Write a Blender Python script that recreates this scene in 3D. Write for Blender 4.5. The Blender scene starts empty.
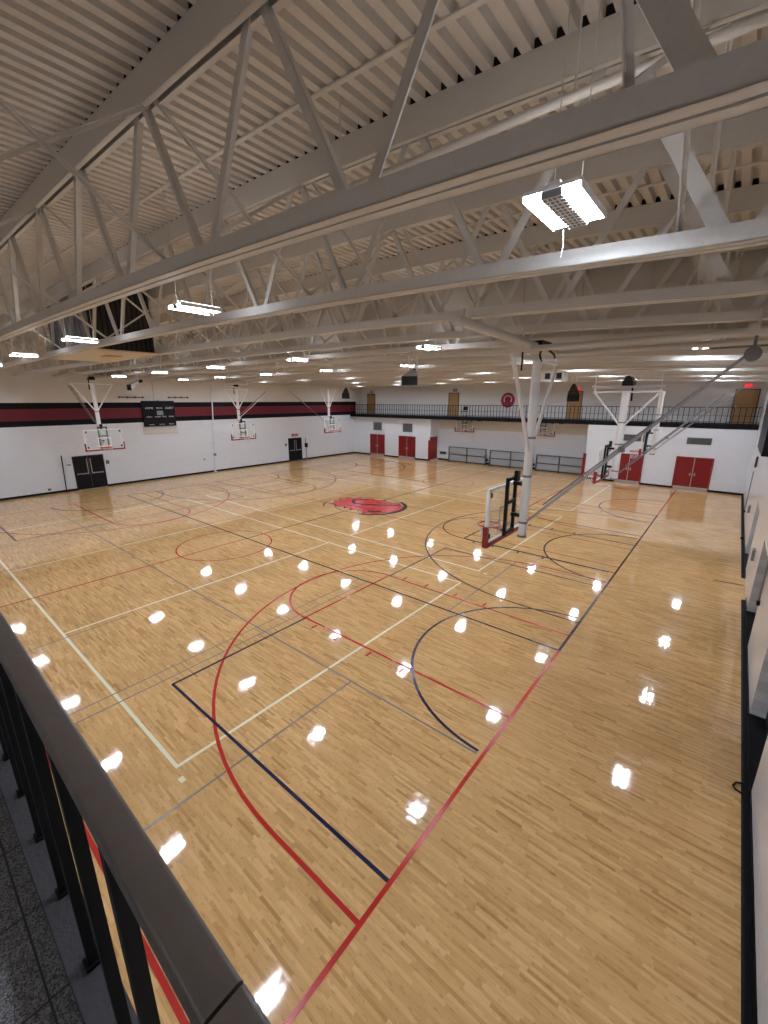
import bpy, bmesh, math, random
from mathutils import Vector, Matrix
random.seed(4)
C = bpy.context.scene.collection
H = 5.63                       # eye height over the gym floor

# ------------------------------------------------------------------ materials
def mat(name, col, rough=0.5, metal=0.0, spec=None, emit=None, estr=0.0, alpha=1.0, bump=0.0, bscale=40.0):
    m = bpy.data.materials.new(name); m.use_nodes = True
    nt = m.node_tree; b = nt.nodes['Principled BSDF']
    b.inputs['Base Color'].default_value = (*col, 1)
    b.inputs['Roughness'].default_value = rough
    b.inputs['Metallic'].default_value = metal
    if spec is None: spec = .5 if max(col) > .05 else .16
    b.inputs['Specular IOR Level'].default_value = spec
    if emit:
        b.inputs['Emission Color'].default_value = (*emit, 1)
        b.inputs['Emission Strength'].default_value = estr
    b.inputs['Alpha'].default_value = alpha
    if not emit:
        tc = nt.nodes.new('ShaderNodeTexCoord'); n = nt.nodes.new('ShaderNodeTexNoise')
        n.inputs['Scale'].default_value = bscale; n.inputs['Detail'].default_value = 3
        nt.links.new(tc.outputs['Object'], n.inputs['Vector'])
        mx = nt.nodes.new('ShaderNodeMix'); mx.data_type = 'RGBA'
        mx.inputs[6].default_value = (*[c * 0.93 for c in col], 1)
        mx.inputs[7].default_value = (*[min(1, c * 1.07) for c in col], 1)
        nt.links.new(n.outputs['Fac'], mx.inputs[0]); nt.links.new(mx.outputs[2], b.inputs['Base Color'])
        if bump:
            bp = nt.nodes.new('ShaderNodeBump'); bp.inputs['Strength'].default_value = bump
            bp.inputs['Distance'].default_value = 0.01
            nt.links.new(n.outputs['Fac'], bp.inputs['Height']); nt.links.new(bp.outputs[0], b.inputs['Normal'])
    return m

def block_wall(name, col, rough, axis, mortar=0.94):
    """painted concrete block: joints as bump and a slight paint tone"""
    m = mat(name, col, rough); nt = m.node_tree; b = nt.nodes['Principled BSDF']
    tc = nt.nodes.new('ShaderNodeTexCoord'); sp = nt.nodes.new('ShaderNodeSeparateXYZ'); cb = nt.nodes.new('ShaderNodeCombineXYZ')
    nt.links.new(tc.outputs['Object'], sp.inputs[0])
    nt.links.new(sp.outputs[axis], cb.inputs[0]); nt.links.new(sp.outputs[2], cb.inputs[1])
    br = nt.nodes.new('ShaderNodeTexBrick'); br.inputs['Scale'].default_value = 1
    br.inputs['Brick Width'].default_value = 0.4; br.inputs['Row Height'].default_value = 0.2
    br.inputs['Mortar Size'].default_value = 0.006
    br.inputs['Color1'].default_value = (*col, 1); br.inputs['Color2'].default_value = (*[c * .97 for c in col], 1)
    br.inputs['Mortar'].default_value = (*[c * mortar for c in col], 1)
    nt.links.new(cb.outputs[0], br.inputs['Vector']); nt.links.new(br.outputs['Color'], b.inputs['Base Color'])
    bp = nt.nodes.new('ShaderNodeBump'); bp.inputs['Strength'].default_value = .3; bp.inputs['Distance'].default_value = .004
    bp.invert = True
    nt.links.new(br.outputs['Fac'], bp.inputs['Height']); nt.links.new(bp.outputs[0], b.inputs['Normal'])
    return m

def maple():
    m = bpy.data.materials.new('maple_strip_floor'); m.use_nodes = True
    nt = m.node_tree; N = nt.nodes.new; L = nt.links.new; b = nt.nodes['Principled BSDF']
    def M(op, a, c=None):
        n = N('ShaderNodeMath'); n.operation = op
        for i, v in enumerate((a, c)):
            if v is None: continue
            if isinstance(v, (int, float)): n.inputs[i].default_value = v
            else: L(v, n.inputs[i])
        return n.outputs[0]
    tc = N('ShaderNodeTexCoord'); sp = N('ShaderNodeSeparateXYZ'); L(tc.outputs['Object'], sp.inputs[0])
    x, y = sp.outputs[0], sp.outputs[1]
    row = M('FLOOR', M('DIVIDE', y, .040))
    w1 = N('ShaderNodeTexWhiteNoise'); w1.noise_dimensions = '1D'; L(row, w1.inputs['W'])
    idx = M('FLOOR', M('DIVIDE', M('ADD', x, M('MULTIPLY', w1.outputs['Value'], 7.0)), .38))
    cb = N('ShaderNodeCombineXYZ'); L(row, cb.inputs[0]); L(idx, cb.inputs[1])
    w2 = N('ShaderNodeTexWhiteNoise'); w2.noise_dimensions = '2D'; L(cb.outputs[0], w2.inputs['Vector'])
    ramp = N('ShaderNodeValToRGB'); L(w2.outputs['Value'], ramp.inputs[0])
    e = ramp.color_ramp.elements
    e[0].position = 0; e[0].color = (.50, .275, .105, 1)
    e[1].position = 1; e[1].color = (.82, .535, .25, 1)
    for p, c in ((.03, (.58, .335, .13, 1)), (.14, (.67, .40, .165, 1)), (.7, (.745, .46, .20, 1))):
        q = e.new(p); q.color = c
    # fine grain and slow patches
    mp = N('ShaderNodeMapping'); mp.inputs['Scale'].default_value = (3, 60, 1); L(tc.outputs['Object'], mp.inputs[0])
    g = N('ShaderNodeTexNoise'); g.inputs['Scale'].default_value = 1; g.inputs['Detail'].default_value = 4; L(mp.outputs[0], g.inputs['Vector'])
    g2 = N('ShaderNodeTexNoise'); g2.inputs['Scale'].default_value = .45; g2.inputs['Detail'].default_value = 2; L(tc.outputs['Object'], g2.inputs['Vector'])
    v = M('ADD', M('MULTIPLY', g.outputs['Fac'], .32), M('MULTIPLY', g2.outputs['Fac'], .34))
    g3 = N('ShaderNodeTexNoise'); g3.inputs['Scale'].default_value = 1; g3.inputs['Detail'].default_value = 2
    mp3 = N('ShaderNodeMapping'); mp3.inputs['Scale'].default_value = (9, 26, 1); L(tc.outputs['Object'], mp3.inputs[0]); L(mp3.outputs[0], g3.inputs['Vector'])
    fl = N('ShaderNodeMapRange'); fl.inputs[1].default_value = .30; fl.inputs[2].default_value = .42; fl.inputs[3].default_value = .46; fl.inputs[4].default_value = .68; L(g3.outputs['Fac'], fl.inputs[0])
    v = M('ADD', v, fl.outputs[0])
    mul = N('ShaderNodeMix'); mul.data_type = 'RGBA'; mul.blend_type = 'MULTIPLY'; mul.inputs[0].default_value = 1
    L(ramp.outputs[0], mul.inputs[6])
    cc = N('ShaderNodeCombineColor'); [L(v, cc.inputs[i]) for i in range(3)]; L(cc.outputs[0], mul.inputs[7])
    L(mul.outputs[2], b.inputs['Base Color'])
    # each strip lies a hair out of level
    vs = N('ShaderNodeVectorMath'); vs.operation = 'SUBTRACT'; L(w2.outputs['Color'], vs.inputs[0]); vs.inputs[1].default_value = (.5, .5, .5)
    vm = N('ShaderNodeVectorMath'); vm.operation = 'MULTIPLY'; L(vs.outputs[0], vm.inputs[0]); vm.inputs[1].default_value = (.004, .013, 0)
    va = N('ShaderNodeVectorMath'); va.operation = 'ADD'; L(vm.outputs[0], va.inputs[0]); va.inputs[1].default_value = (0, 0, 1)
    vn = N('ShaderNodeVectorMath'); vn.operation = 'NORMALIZE'; L(va.outputs[0], vn.inputs[0])
    L(vn.outputs[0], b.inputs['Normal'])
    b.inputs['Roughness'].default_value = .055
    b.inputs['Specular IOR Level'].default_value = .6
    return m

def terrazzo():
    m = mat('balcony_terrazzo_tile', (.15, .15, .16), .55); nt = m.node_tree; b = nt.nodes['Principled BSDF']
    tc = nt.nodes.new('ShaderNodeTexCoord'); v = nt.nodes.new('ShaderNodeTexVoronoi'); v.inputs['Scale'].default_value = 260
    nt.links.new(tc.outputs['Object'], v.inputs['Vector'])
    r = nt.nodes.new('ShaderNodeValToRGB'); e = r.color_ramp.elements
    e[0].color = (.05, .05, .055, 1); e[1].color = (.30, .31, .33, 1); e[0].position = .15
    sc = nt.nodes.new('ShaderNodeSeparateColor'); nt.links.new(v.outputs['Color'], sc.inputs[0]); nt.links.new(sc.outputs[0], r.inputs[0])
    br = nt.nodes.new('ShaderNodeTexBrick'); br.offset = 0; br.inputs['Scale'].default_value = 1
    br.inputs['Brick Width'].default_value = .305; br.inputs['Row Height'].default_value = .305; br.inputs['Mortar Size'].default_value = .003
    nt.links.new(tc.outputs['Object'], br.inputs['Vector']); br.inputs['Mortar'].default_value = (.03, .03, .03, 1)
    nt.links.new(r.outputs[0], br.inputs['Color1']); nt.links.new(r.outputs[0], br.inputs['Color2'])
    nt.links.new(br.outputs['Color'], b.inputs['Base Color'])
    return m

M = dict(
    maple=maple(), white_line=mat('cream_court_paint', (.92, .90, .68), .25), gray_line=mat('grey_court_paint', (.22, .22, .21), .25),
    red_line=mat('red_court_paint', (.52, .025, .018), .22), black_line=mat('black_court_paint', (.02, .02, .024), .22),
    navy_line=mat('navy_court_paint', (.008, .012, .055), .22), logo_red=mat('logo_red_paint', (.66, .035, .035), .22),
    wallw=block_wall('white_painted_block_side', (.81, .855, .925), .45, 1), wallx=block_wall('white_painted_block_end', (.81, .855, .925), .45, 0),
    wallr=block_wall('gloss_white_painted_block', (.84, .86, .90), .2, 1, .85),
    cream=block_wall('cream_block', (.74, .70, .62), .5, 0), upper=block_wall('offwhite_painted_block', (.76, .75, .74), .5, 0), upperw=block_wall('offwhite_painted_block_side', (.74, .72, .69), .5, 1),
    band_black=mat('black_wall_band', (.006, .006, .010), .6), band_red=mat('dark_red_wall_band', (.145, .004, .017), .5),
    base=mat('black_rubber_base', (.005, .005, .007), .55),
    steel=mat('painted_roof_steel', (.63, .61, .575), .5), deck=mat('painted_roof_deck', (.62, .585, .54), .6, bump=.0),
    bulk=mat('painted_bulkhead_sheet', (.55, .52, .48), .6), flute_shade=mat('flute_shade_black', (.012, .010, .009), .9), soffit=mat('beige_soffit', (.62, .53, .41), .6),
    dark=mat('dark_louver_metal', (.05, .045, .045), .6), whitem=mat('white_painted_steel', (.86, .86, .87), .35),
    greym=mat('grey_painted_steel', (.21, .21, .22), .45), lgrey=mat('light_grey_panel', (.36, .37, .39), .5),
    blackm=mat('black_painted_steel', (.012, .012, .014), .4), reddoor=mat('red_painted_door', (.235, .006, .010), .3),
    blackdoor=mat('black_painted_door', (.012, .012, .015), .3), wood=mat('oak_veneer_door', (.42, .235, .085), .4),
    wooddark=mat('dark_door_frame', (.035, .03, .028), .4), alu=mat('brushed_threshold', (.55, .55, .55), .3, .8),
    pad=mat('red_vinyl_padding', (.27, .012, .014), .4), rim=mat('orange_red_rim', (.62, .07, .035), .35),
    net=mat('white_cord_net', (.75, .75, .75), .8), vent=mat('dark_grey_vent', (.07, .075, .085), .5),
    railtop=mat('brown_grey_handrail', (.135, .112, .098), .36, bump=.15, bscale=30), railbar=mat('black_baluster', (.008, .008, .009), .45),
    terr=terrazzo(), curb=mat('blue_grey_curb', (.055, .055, .068), .6, bump=.4, bscale=60), concrete=mat('plain_concrete', (.3, .3, .3), .7),
    sign_red=mat('exit_sign_face', (.6, .02, .03), .4, emit=(1, .03, .05), estr=.7), signoff=mat('exit_sign_housing', (.5, .12, .12), .5),
    score=mat('black_scoreboard_face', (.012, .012, .016), .4), white_txt=mat('white_lettering', (.8, .8, .8), .5),
    dimled=mat('grey_display_window', (.25, .3, .3), .4), logo_w=mat('logo_cream_paint', (.75, .66, .66), .5),
    logo_d=mat('logo_dark_red', (.22, .006, .012), .45), logo_r=mat('logo_crimson', (.36, .01, .035), .45),
    tubes=mat('lit_led_panel', (1, 1, 1), .5, emit=(.87, .95, 1.08), estr=165.0), balcony_fill=mat('dim_led_panel', (1, 1, 1), .5, emit=(.9, .95, 1.05), estr=13.0), added_uplight=mat('added_uplight_glow', (1, 1, 1), .5, emit=(.97, .96, .95), estr=9.0),
    speaker=mat('speaker_grille', (.02, .02, .022), .6), spkgrey=mat('speaker_cabinet_grey', (.35, .34, .34), .5),
)
def glass():
    m = bpy.data.materials.new('clear_backboard_glass'); m.use_nodes = True; nt = m.node_tree
    b = nt.nodes['Principled BSDF']; b.inputs['Base Color'].default_value = (.75, .85, .82, 1)
    b.inputs['Roughness'].default_value = .04; b.inputs['Alpha'].default_value = .13
    return m
M['glass'] = glass(); M['bframe'] = mat('dark_bench_frame', (.07, .072, .078), .45)

# ------------------------------------------------------------------ mesh builder
class MB:
    def __init__(s): s.v = []; s.f = []; s.m = []; s.mats = []
    def mi(s, m):
        m = M[m]
        if m not in s.mats: s.mats.append(m)
        return s.mats.index(m)
    def face(s, pts, m):
        k = len(s.v); s.v += [tuple(p) for p in pts]; s.f.append(tuple(range(k, k + len(pts)))); s.m.append(s.mi(m)); return s
    def hexa(s, a, m):                 # 8 points: bottom 4 ccw, top 4 ccw
        k = len(s.v); s.v += [tuple(p) for p in a]; i = s.mi(m)
        for f in ((3, 2, 1, 0), (4, 5, 6, 7), (0, 1, 5, 4), (1, 2, 6, 5), (2, 3, 7, 6), (3, 0, 4, 7)):
            s.f.append(tuple(k + j for j in f)); s.m.append(i)
        return s
    def box(s, x0, x1, y0, y1, z0, z1, m):
        return s.hexa([(x0, y0, z0), (x1, y0, z0), (x1, y1, z0), (x0, y1, z0), (x0, y0, z1), (x1, y0, z1), (x1, y1, z1), (x0, y1, z1)], m)
    def bar(s, a, b, w, h, m, up=(0, 0, 1), off=(0, 0)):   # rectangular bar from a to b: w along side, h along up
        a, b = Vector(a), Vector(b); d = (b - a).normalized(); u = Vector(up)
        if abs(d.dot(u)) > .98: u = Vector((0, 1, 0))
        sd = d.cross(u).normalized(); u = sd.cross(d).normalized()
        a = a + sd * off[0] + u * off[1]; b = b + sd * off[0] + u * off[1]
        q = [sd * (i * w / 2) + u * (j * h / 2) for i, j in ((-1, -1), (1, -1), (1, 1), (-1, 1))]
        return s.hexa([a + p for p in q] + [b + p for p in q], m)
    def angle(s, a, b, w, t, m, up=(0, 1, 0), flip=1):     # L section
        s.bar(a, b, w, t, m, up, (0, 0)); return s.bar(a, b, t, w, m, up, (flip * w / 2, w / 2))
    def tube(s, pts, r, m, n=12, cap=True):
        pts = [Vector(p) for p in pts]; rs = r if isinstance(r, (list, tuple)) else [r] * len(pts)
        k0 = len(s.v); i = s.mi(m); prev = None
        for j, p in enumerate(pts):
            d = (pts[min(j + 1, len(pts) - 1)] - pts[max(j - 1, 0)]).normalized()
            if prev is None: u = d.orthogonal().normalized()
            else: u = (prev - d * prev.dot(d)).normalized()
            prev = u; w = d.cross(u)
            for a in range(n):
                t = 2 * math.pi * a / n; s.v.append(tuple(p + (u * math.cos(t) + w * math.sin(t)) * rs[j]))
        for j in range(len(pts) - 1):
            for a in range(n):
                s.f.append((k0 + j * n + a, k0 + j * n + (a + 1) % n, k0 + (j + 1) * n + (a + 1) % n, k0 + (j + 1) * n + a)); s.m.append(i)
        if cap:
            s.f.append(tuple(k0 + a for a in range(n))[::-1]); s.m.append(i)
            s.f.append(tuple(k0 + (len(pts) - 1) * n + a for a in range(n))); s.m.append(i)
        return s
    def strip(s, pts, w, m, z):        # flat painted line on the floor following pts
        P = [Vector((p[0], p[1])) for p in pts]; L = []; R = []
        for j, p in enumerate(P):
            d = (P[min(j + 1, len(P) - 1)] - P[max(j - 1, 0)]).normalized(); n = Vector((-d.y, d.x)) * (w / 2)
            L.append(p + n); R.append(p - n)
        for j in range(len(P) - 1):
            s.face([(R[j].x, R[j].y, z), (R[j + 1].x, R[j + 1].y, z), (L[j + 1].x, L[j + 1].y, z), (L[j].x, L[j].y, z)], m)
        return s
    def build(s, name, parent=None, smooth=False, loc=None):
        me = bpy.data.meshes.new(name); me.from_pydata(s.v, [], s.f)
        for m in s.mats: me.materials.append(m)
        me.polygons.foreach_set('material_index', s.m)
        if smooth: me.polygons.foreach_set('use_smooth', [True] * len(me.polygons))
        me.update()
        if smooth:
            bm = bmesh.new(); bm.from_mesh(me)
            for e in bm.edges: e.smooth = not (len(e.link_faces) == 2 and e.calc_face_angle(0) > .7)
            bm.to_mesh(me); bm.free()
        o = bpy.data.objects.new(name, me); C.objects.link(o)
        if parent: o.parent = parent
        if loc: o.location = loc
        return o
def tag(o, label=None, cat=None, group=None, kind=None):
    if label: o['label'] = label
    if cat: o['category'] = cat
    if group: o['group'] = group
    if kind: o['kind'] = kind
    return o
def empty(name, loc, label, cat, group=None, rz=0.0):
    o = bpy.data.objects.new(name, None); C.objects.link(o); o.location = loc; o.rotation_euler = (0, 0, rz); o.empty_display_size = .1
    return tag(o, label, cat, group)
def structure(mb, name, parent=None, smooth=False, label=None, loc=None):
    o = mb.build(name, parent, smooth, loc)
    if not parent: o['kind'] = 'structure'
    if label: o['label'] = label
    return o
def copy_tree(o, parent=None):
    c = o.copy(); C.objects.link(c)
    if parent: c.parent = parent
    for ch in list(o.children): copy_tree(ch, c)
    return c
def text(s, size, loc, rot, m, parent, name='lettering', extrude=.002):
    cu = bpy.data.curves.new(name, 'FONT'); cu.body = s; cu.size = size; cu.align_x = 'CENTER'; cu.align_y = 'CENTER'; cu.extrude = extrude
    tmp = bpy.data.objects.new(name, cu); C.objects.link(tmp); bpy.context.view_layer.update()
    me = bpy.data.meshes.new_from_object(tmp.evaluated_get(bpy.context.evaluated_depsgraph_get())); bpy.data.objects.remove(tmp)
    me.materials.clear(); me.materials.append(M[m]); o = bpy.data.objects.new(name, me); C.objects.link(o); o.location = loc; o.rotation_euler = rot; o.parent = parent
    return o
ORD = ['first', 'second', 'third', 'fourth', 'fifth', 'sixth', 'seventh', 'eighth', 'ninth', 'tenth', 'eleventh', 'twelfth', 'thirteenth',
       'fourteenth', 'fifteenth', 'sixteenth', 'seventeenth', 'eighteenth', 'nineteenth']

# ------------------------------------------------------------------ room dimensions
XL, XR = -32.1, 1.06
YB, YU = 33.1, 35.1            # balcony fascia / rear wall of the far balcony
YLB = 33.6                     # lower wall at the left below the balcony
XREC0, XREC1 = -22.1, -8.2     # recess under the far balcony
ZT = 8.9
def zbot(x): return 6.64 + .32 * (1 - math.exp(min(0, x) / 6.0))
def ztop(x): return 8.19 + .50 * (1 - math.exp(min(0, x) / 6.0))

# ------------------------------------------------------------------ floor with its painted courts
f = MB()
f.face([(XL, .12, 0), (XR, .12, 0), (XR, YU, 0), (XL, YU, 0)], 'maple')
XB, XB2, XM = -2.305, -27.895, -15.1
def mir(x): return 2 * XM - x
def arc(cx, cy, r, a0, a1, n=48): return [(cx + r * math.cos(math.radians(a0 + (a1 - a0) * i / n)), cy + r * math.sin(math.radians(a0 + (a1 - a0) * i / n))) for i in range(n + 1)]
def line(pts, m, z, w=.06, both=True):
    f.strip(pts, w, m, z)
    if both: f.strip([(mir(x), y) for x, y in pts], w, m, z)
# cream volleyball courts
for y0, y1 in ((2.03, 11.02), (12.25, 21.2), (22.6, 31.6)):
    z = .0012
    line([(-5.95, y0 - .025), (-5.95, y1 + .025)], 'white_line', z)
    line([(-12.05, y0), (-12.05, y1)], 'white_line', z)
    f.strip([(-5.95, y0), (mir(-5.95), y0)], .06, 'white_line', z); f.strip([(-5.95, y1), (mir(-5.95), y1)], .06, 'white_line', z)
    line([(-5.72, y0 - .06), (-5.60, y0 - .06)], 'white_line', z, .08)
# grey badminton / pickleball lines
z = .0018
for y0 in (5.3, 13.85, 27.9): f.strip([(-2.4, y0), (-27.8, y0)], .038, 'gray_line', z)
line([(-5.27, 1.2), (-5.27, 5.3)], 'gray_line', z, .038); line([(-5.27, 9.2), (-5.27, 13.85)], 'gray_line', z, .038)
line([(-8.28, 1.0), (-8.28, 9.18)], 'gray_line', z, .03); line([(-8.62, 1.0), (-8.62, 9.18)], 'gray_line', z, .03)
line([(-11.8, 1.0), (-11.8, 3.4)], 'gray_line', z, .03)
line([(-8.62, 24.4), (-8.62, 32.5)], 'gray_line', z, .03)
# centre line: red over the side courts, black over the main court
f.strip([(XM, .76), (XM, 9.18)], .06, 'red_line', .0022); f.strip([(XM, 24.42), (XM, 32.8)], .06, 'red_line', .0022)
f.strip([(XM, 9.18), (XM, 24.42)], .06, 'black_line', .0022)
def court(yc, col, nav, hw, r3, half):
    z = .0026
    line([(XB, yc - r3), (-3.93, yc - r3)] + arc(-3.93, yc, r3, 270, 90)[1:] + [(XB, yc + r3)], col, z)
    line([(XB, yc - 1.79), (-8.05, yc - 1.79), (-8.05, yc + 1.79), (XB, yc + 1.79)][:2], col, z)
    line([(-8.05, yc - 1.79), (-8.05, yc + 1.79)], col, z); line([(-8.05, yc + 1.79), (XB, yc + 1.79)], col, z)
    line(arc(-8.05, yc, 1.8, 270, 90), col, z)
    line(arc(XB, yc, 2.84, 268, 92), nav, .0034)
    for q in (4.68, 5.63, 6.66, 7.5):
        for sgn in (-1, 1): line([(-q, yc + sgn * 1.85), (-q, yc + sgn * 2.05)], col, z)
    f.strip(arc(XM, yc, 1.8, 0, 360, 64), .05, col, z)
court(8.2, 'red_line', 'navy_line', 7.44, 5.84, 0)
court(16.8, 'black_line', 'black_line', 7.62, 6.02, 0)
court(25.4, 'red_line', 'navy_line', 7.44, 5.84, 0)
for yc in (8.2, 25.4):                                       # navy boxes at the foul lines
    for sg in (-1, 1):
        line([(-8.02, yc + sg * 1.79), (-8.02, yc + sg * 5.3), (XB - .03, yc + sg * 5.3)][0:2], 'navy_line', .0030)
        line([(-8.045, yc + sg * 5.3), (XB - .03, yc + sg * 5.3)], 'navy_line', .0030, .055)
z = .0042
line([(XB, .735), (XB, 9.18)], 'red_line', z, .06); line([(XB, 9.18), (XB, 24.42)], 'black_line', z, .06); line([(XB, 24.42), (XB, 32.8)], 'red_line', z, .06)
for y in (9.18, 24.42): f.strip([(XB, y), (XB2, y)], .06, 'black_line', .0038)
for y in (.76, 15.64, 17.96, 32.8): f.strip([(XB, y), (XB2, y)], .05 if y > 1 else .06, 'red_line', .0036)
f.strip([(-2.5, 14.95), (-7.95, 14.95)], .05, 'black_line', .0028)
f.strip([(.26, 16.42), (1.02, 16.5)], .06, 'black_line', .003)
# centre emblem: crimson warrior head with a ragged plume
red = [(-16.48, 15.65), (-16.95, 15.75), (-16.9, 16.05), (-17.3, 16.3), (-17.0, 16.55), (-17.35, 16.9), (-17.0, 17.05), (-17.3, 17.45), (-16.85, 17.45), (-16.65, 17.85), (-16.3, 17.65), (-15.8, 18.05), (-15.5, 17.85),
       (-14.98, 18.25), (-14.7, 17.95), (-14.0, 18.1), (-13.5, 17.75), (-13.0, 17.5), (-12.85, 16.9), (-13.05, 16.4), (-13.4, 15.95), (-13.6, 15.45), (-13.85, 15.6), (-14.0, 15.2), (-14.3, 15.55), (-14.55, 15.35), (-14.7, 15.7), (-15.0, 15.35),
       (-15.3, 15.65), (-15.5, 15.4), (-15.85, 15.75), (-16.1, 15.45)]
cxl, cyl = -15.1, 16.7
for i in range(len(red)):
    a, b = red[i], red[(i + 1) % len(red)]
    f.face([(cxl, cyl, .0046), (b[0], b[1], .0046), (a[0], a[1], .0046)], 'logo_red')
f.strip(red + [red[0]], .07, 'black_line', .0050)
f.strip(arc(-14.6, 16.75, 1.75, -75, 70, 30), .2, 'black_line', .0054)
f.strip(arc(-15.6, 16.5, 1.85, 150, 235, 20), .05, 'black_line', .0054)
f.strip([(-16.6, 17.3), (-16.3, 16.9), (-15.9, 16.6), (-15.3, 16.7), (-14.7, 17.0), (-14.1, 17.45), (-13.6, 17.75)], .2, 'black_line', .0056)
f.strip([(-16.6, 17.3), (-16.2, 17.45), (-15.9, 17.75)], .16, 'black_line', .0056)
f.strip([(-15.9, 16.0), (-15.3, 16.15), (-14.6, 16.1), (-14.1, 16.3)], .09, 'black_line', .0056)
f.strip([(-14.2, 15.8), (-13.8, 15.9), (-13.6, 16.2)], .2, 'black_line', .0056)
f.strip([(-15.2, 17.6), (-14.7, 17.55), (-14.3, 17.7)], .09, 'black_line', .0056)
structure(f, 'floor')

# ------------------------------------------------------------------ walls
w = MB()
Y0 = -2.4
for z0, z1, m in ((0, 4.12, 'wallw'), (4.12, 4.45, 'band_black'), (4.45, 5.13, 'band_red'), (5.13, 5.48, 'band_black'), (5.48, ZT, 'upperw')):
    yy = 34.0 if 'band' in m else YU + .2
    w.box(XL - .25, XL, Y0, yy, z0, z1, m)
    if 'band' in m: w.box(XL - .25, XL, yy, YU + .2, z0, z1, 'upperw')
structure(w, 'wall_left')
w = MB()
w.box(XL, XREC0, YLB, YU, 0, 3.93, 'wallx')
w.box(XREC1, XR, YB + .02, YU, 0, 3.93, 'wallx')
w.box(XL, XR + .25, YU, YU + .2, 0, 3.0, 'wallx')
w.box(XL, XR + .25, YU, YU + .2, 3.0, 3.93, 'cream')  # rear wall toned cream just below balcony level
w.box(XL, XR + .25, YU, YU + .2, 3.93, ZT, 'upper')
structure(w, 'wall_far')
w = MB()
w.box(XL, XR, YB, YU, 3.93, 4.2, 'band_black')
structure(w, 'trim_balcony_edge')
w = MB()
ALC = ((7.15, 9.2), (12.0, 14.2), (17.9, 19.9))
ys = [Y0] + [q for a in ALC for q in a] + [YU + .2]
for i in range(0, len(ys), 2): w.box(XR, XR + .45, ys[i], ys[i + 1], 0, ZT, 'wallr')
for a, b in ALC:
    w.box(XR, XR + .45, a, b, 2.15, ZT, 'wallr'); w.box(XR + .22, XR + .45, a, b, 0, 2.15, 'base')
structure(w, 'wall_right')
w = MB()
w.box(XL, XR, -.15, .12, 0, 3.9, 'wallx')
w.box(XL, XR + .25, Y0 - .2, Y0, 3.9, ZT, 'upper')
structure(w, 'wall_near')
# bases
w = MB(); w.box(XL, XL + .02, .12, YLB, 0, .13, 'base'); structure(w, 'baseboard_left')
w = MB()
w.box(XL, XREC0, YLB - .02, YLB, 0, .13, 'base'); w.box(XREC0, XREC1, YU - .02, YU, 0, .13, 'base'); w.box(XREC1, XR, YB, YB + .02, 0, .13, 'base')
structure(w, 'baseboard_far')
w = MB()
for a, b in ((.12, 15.2), (17.2, YB)):
    w.hexa([(.96, a, 0), (1.06, a, 0), (1.06, b, 0), (.96, b, 0), (.985, a, .018), (1.06, a, .018), (1.06, b, .018), (.985, b, .018)], 'base')
    w.box(1.048, 1.06, a, b, 0, .11, 'base')
for a, b in ALC: w.box(1.04, 1.28, a, b, 0, .10, 'base')
structure(w, 'baseboard_right')

# ------------------------------------------------------------------ ceiling: ribbed deck, bulkhead
c = MB(); P = .173; x = XL; prof = []
while x < XR + .2:
    for dx, dz in ((0, 0), (.088, 0), (.106, .07), (.155, .07)): prof.append((x + dx, dz))
    x += P
for (xa, za), (xb, zb) in zip(prof[:-1], prof[1:]):
    c.face([(xa, Y0, ztop(xa) + za), (xa, YU, ztop(xa) + za), (xb, YU, ztop(xb) + zb), (xb, Y0, ztop(xb) + zb)], 'deck')
for yk in [.37 + 1.83 * k for k in range(19)]:               # dark blocks stand in for the shade in the flutes over each truss
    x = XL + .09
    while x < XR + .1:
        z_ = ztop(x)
        if yk < 17 or x > -99: c.box(x + .012, x + .076, yk - .083, yk - .06, z_ - .001, z_ + .066, 'flute_shade')
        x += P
for k in range(9):                                          # end laps of the sheets
    y = 3.3 + 3.66 * k
    for xa in range(-32, 1, 2): c.bar((xa, y, ztop(xa) - .008), (xa + 2, y, ztop(xa + 2) - .008), .05, .016, 'steel')
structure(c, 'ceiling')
c = MB(); c.box(XL, XR, Y0, YU, ZT, ZT + .1, 'deck'); structure(c, 'roof_slab')
c = MB()
xs = [XL + i * 1.22 for i in range(28)]
for a, b in zip(xs[:-1], xs[1:]):
    b2 = min(b, XR) - .012
    c.hexa([(a, 9.72, zbot(a) + .14), (b2, 9.72, zbot(b2) + .14), (b2, 9.76, zbot(b2) + .14), (a, 9.76, zbot(a) + .14),
            (a, 9.72, ztop(a)), (b2, 9.72, ztop(b2)), (b2, 9.76, ztop(b2)), (a, 9.76, ztop(a))], 'bulk')
structure(c, 'ceiling_bulkhead')

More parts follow.
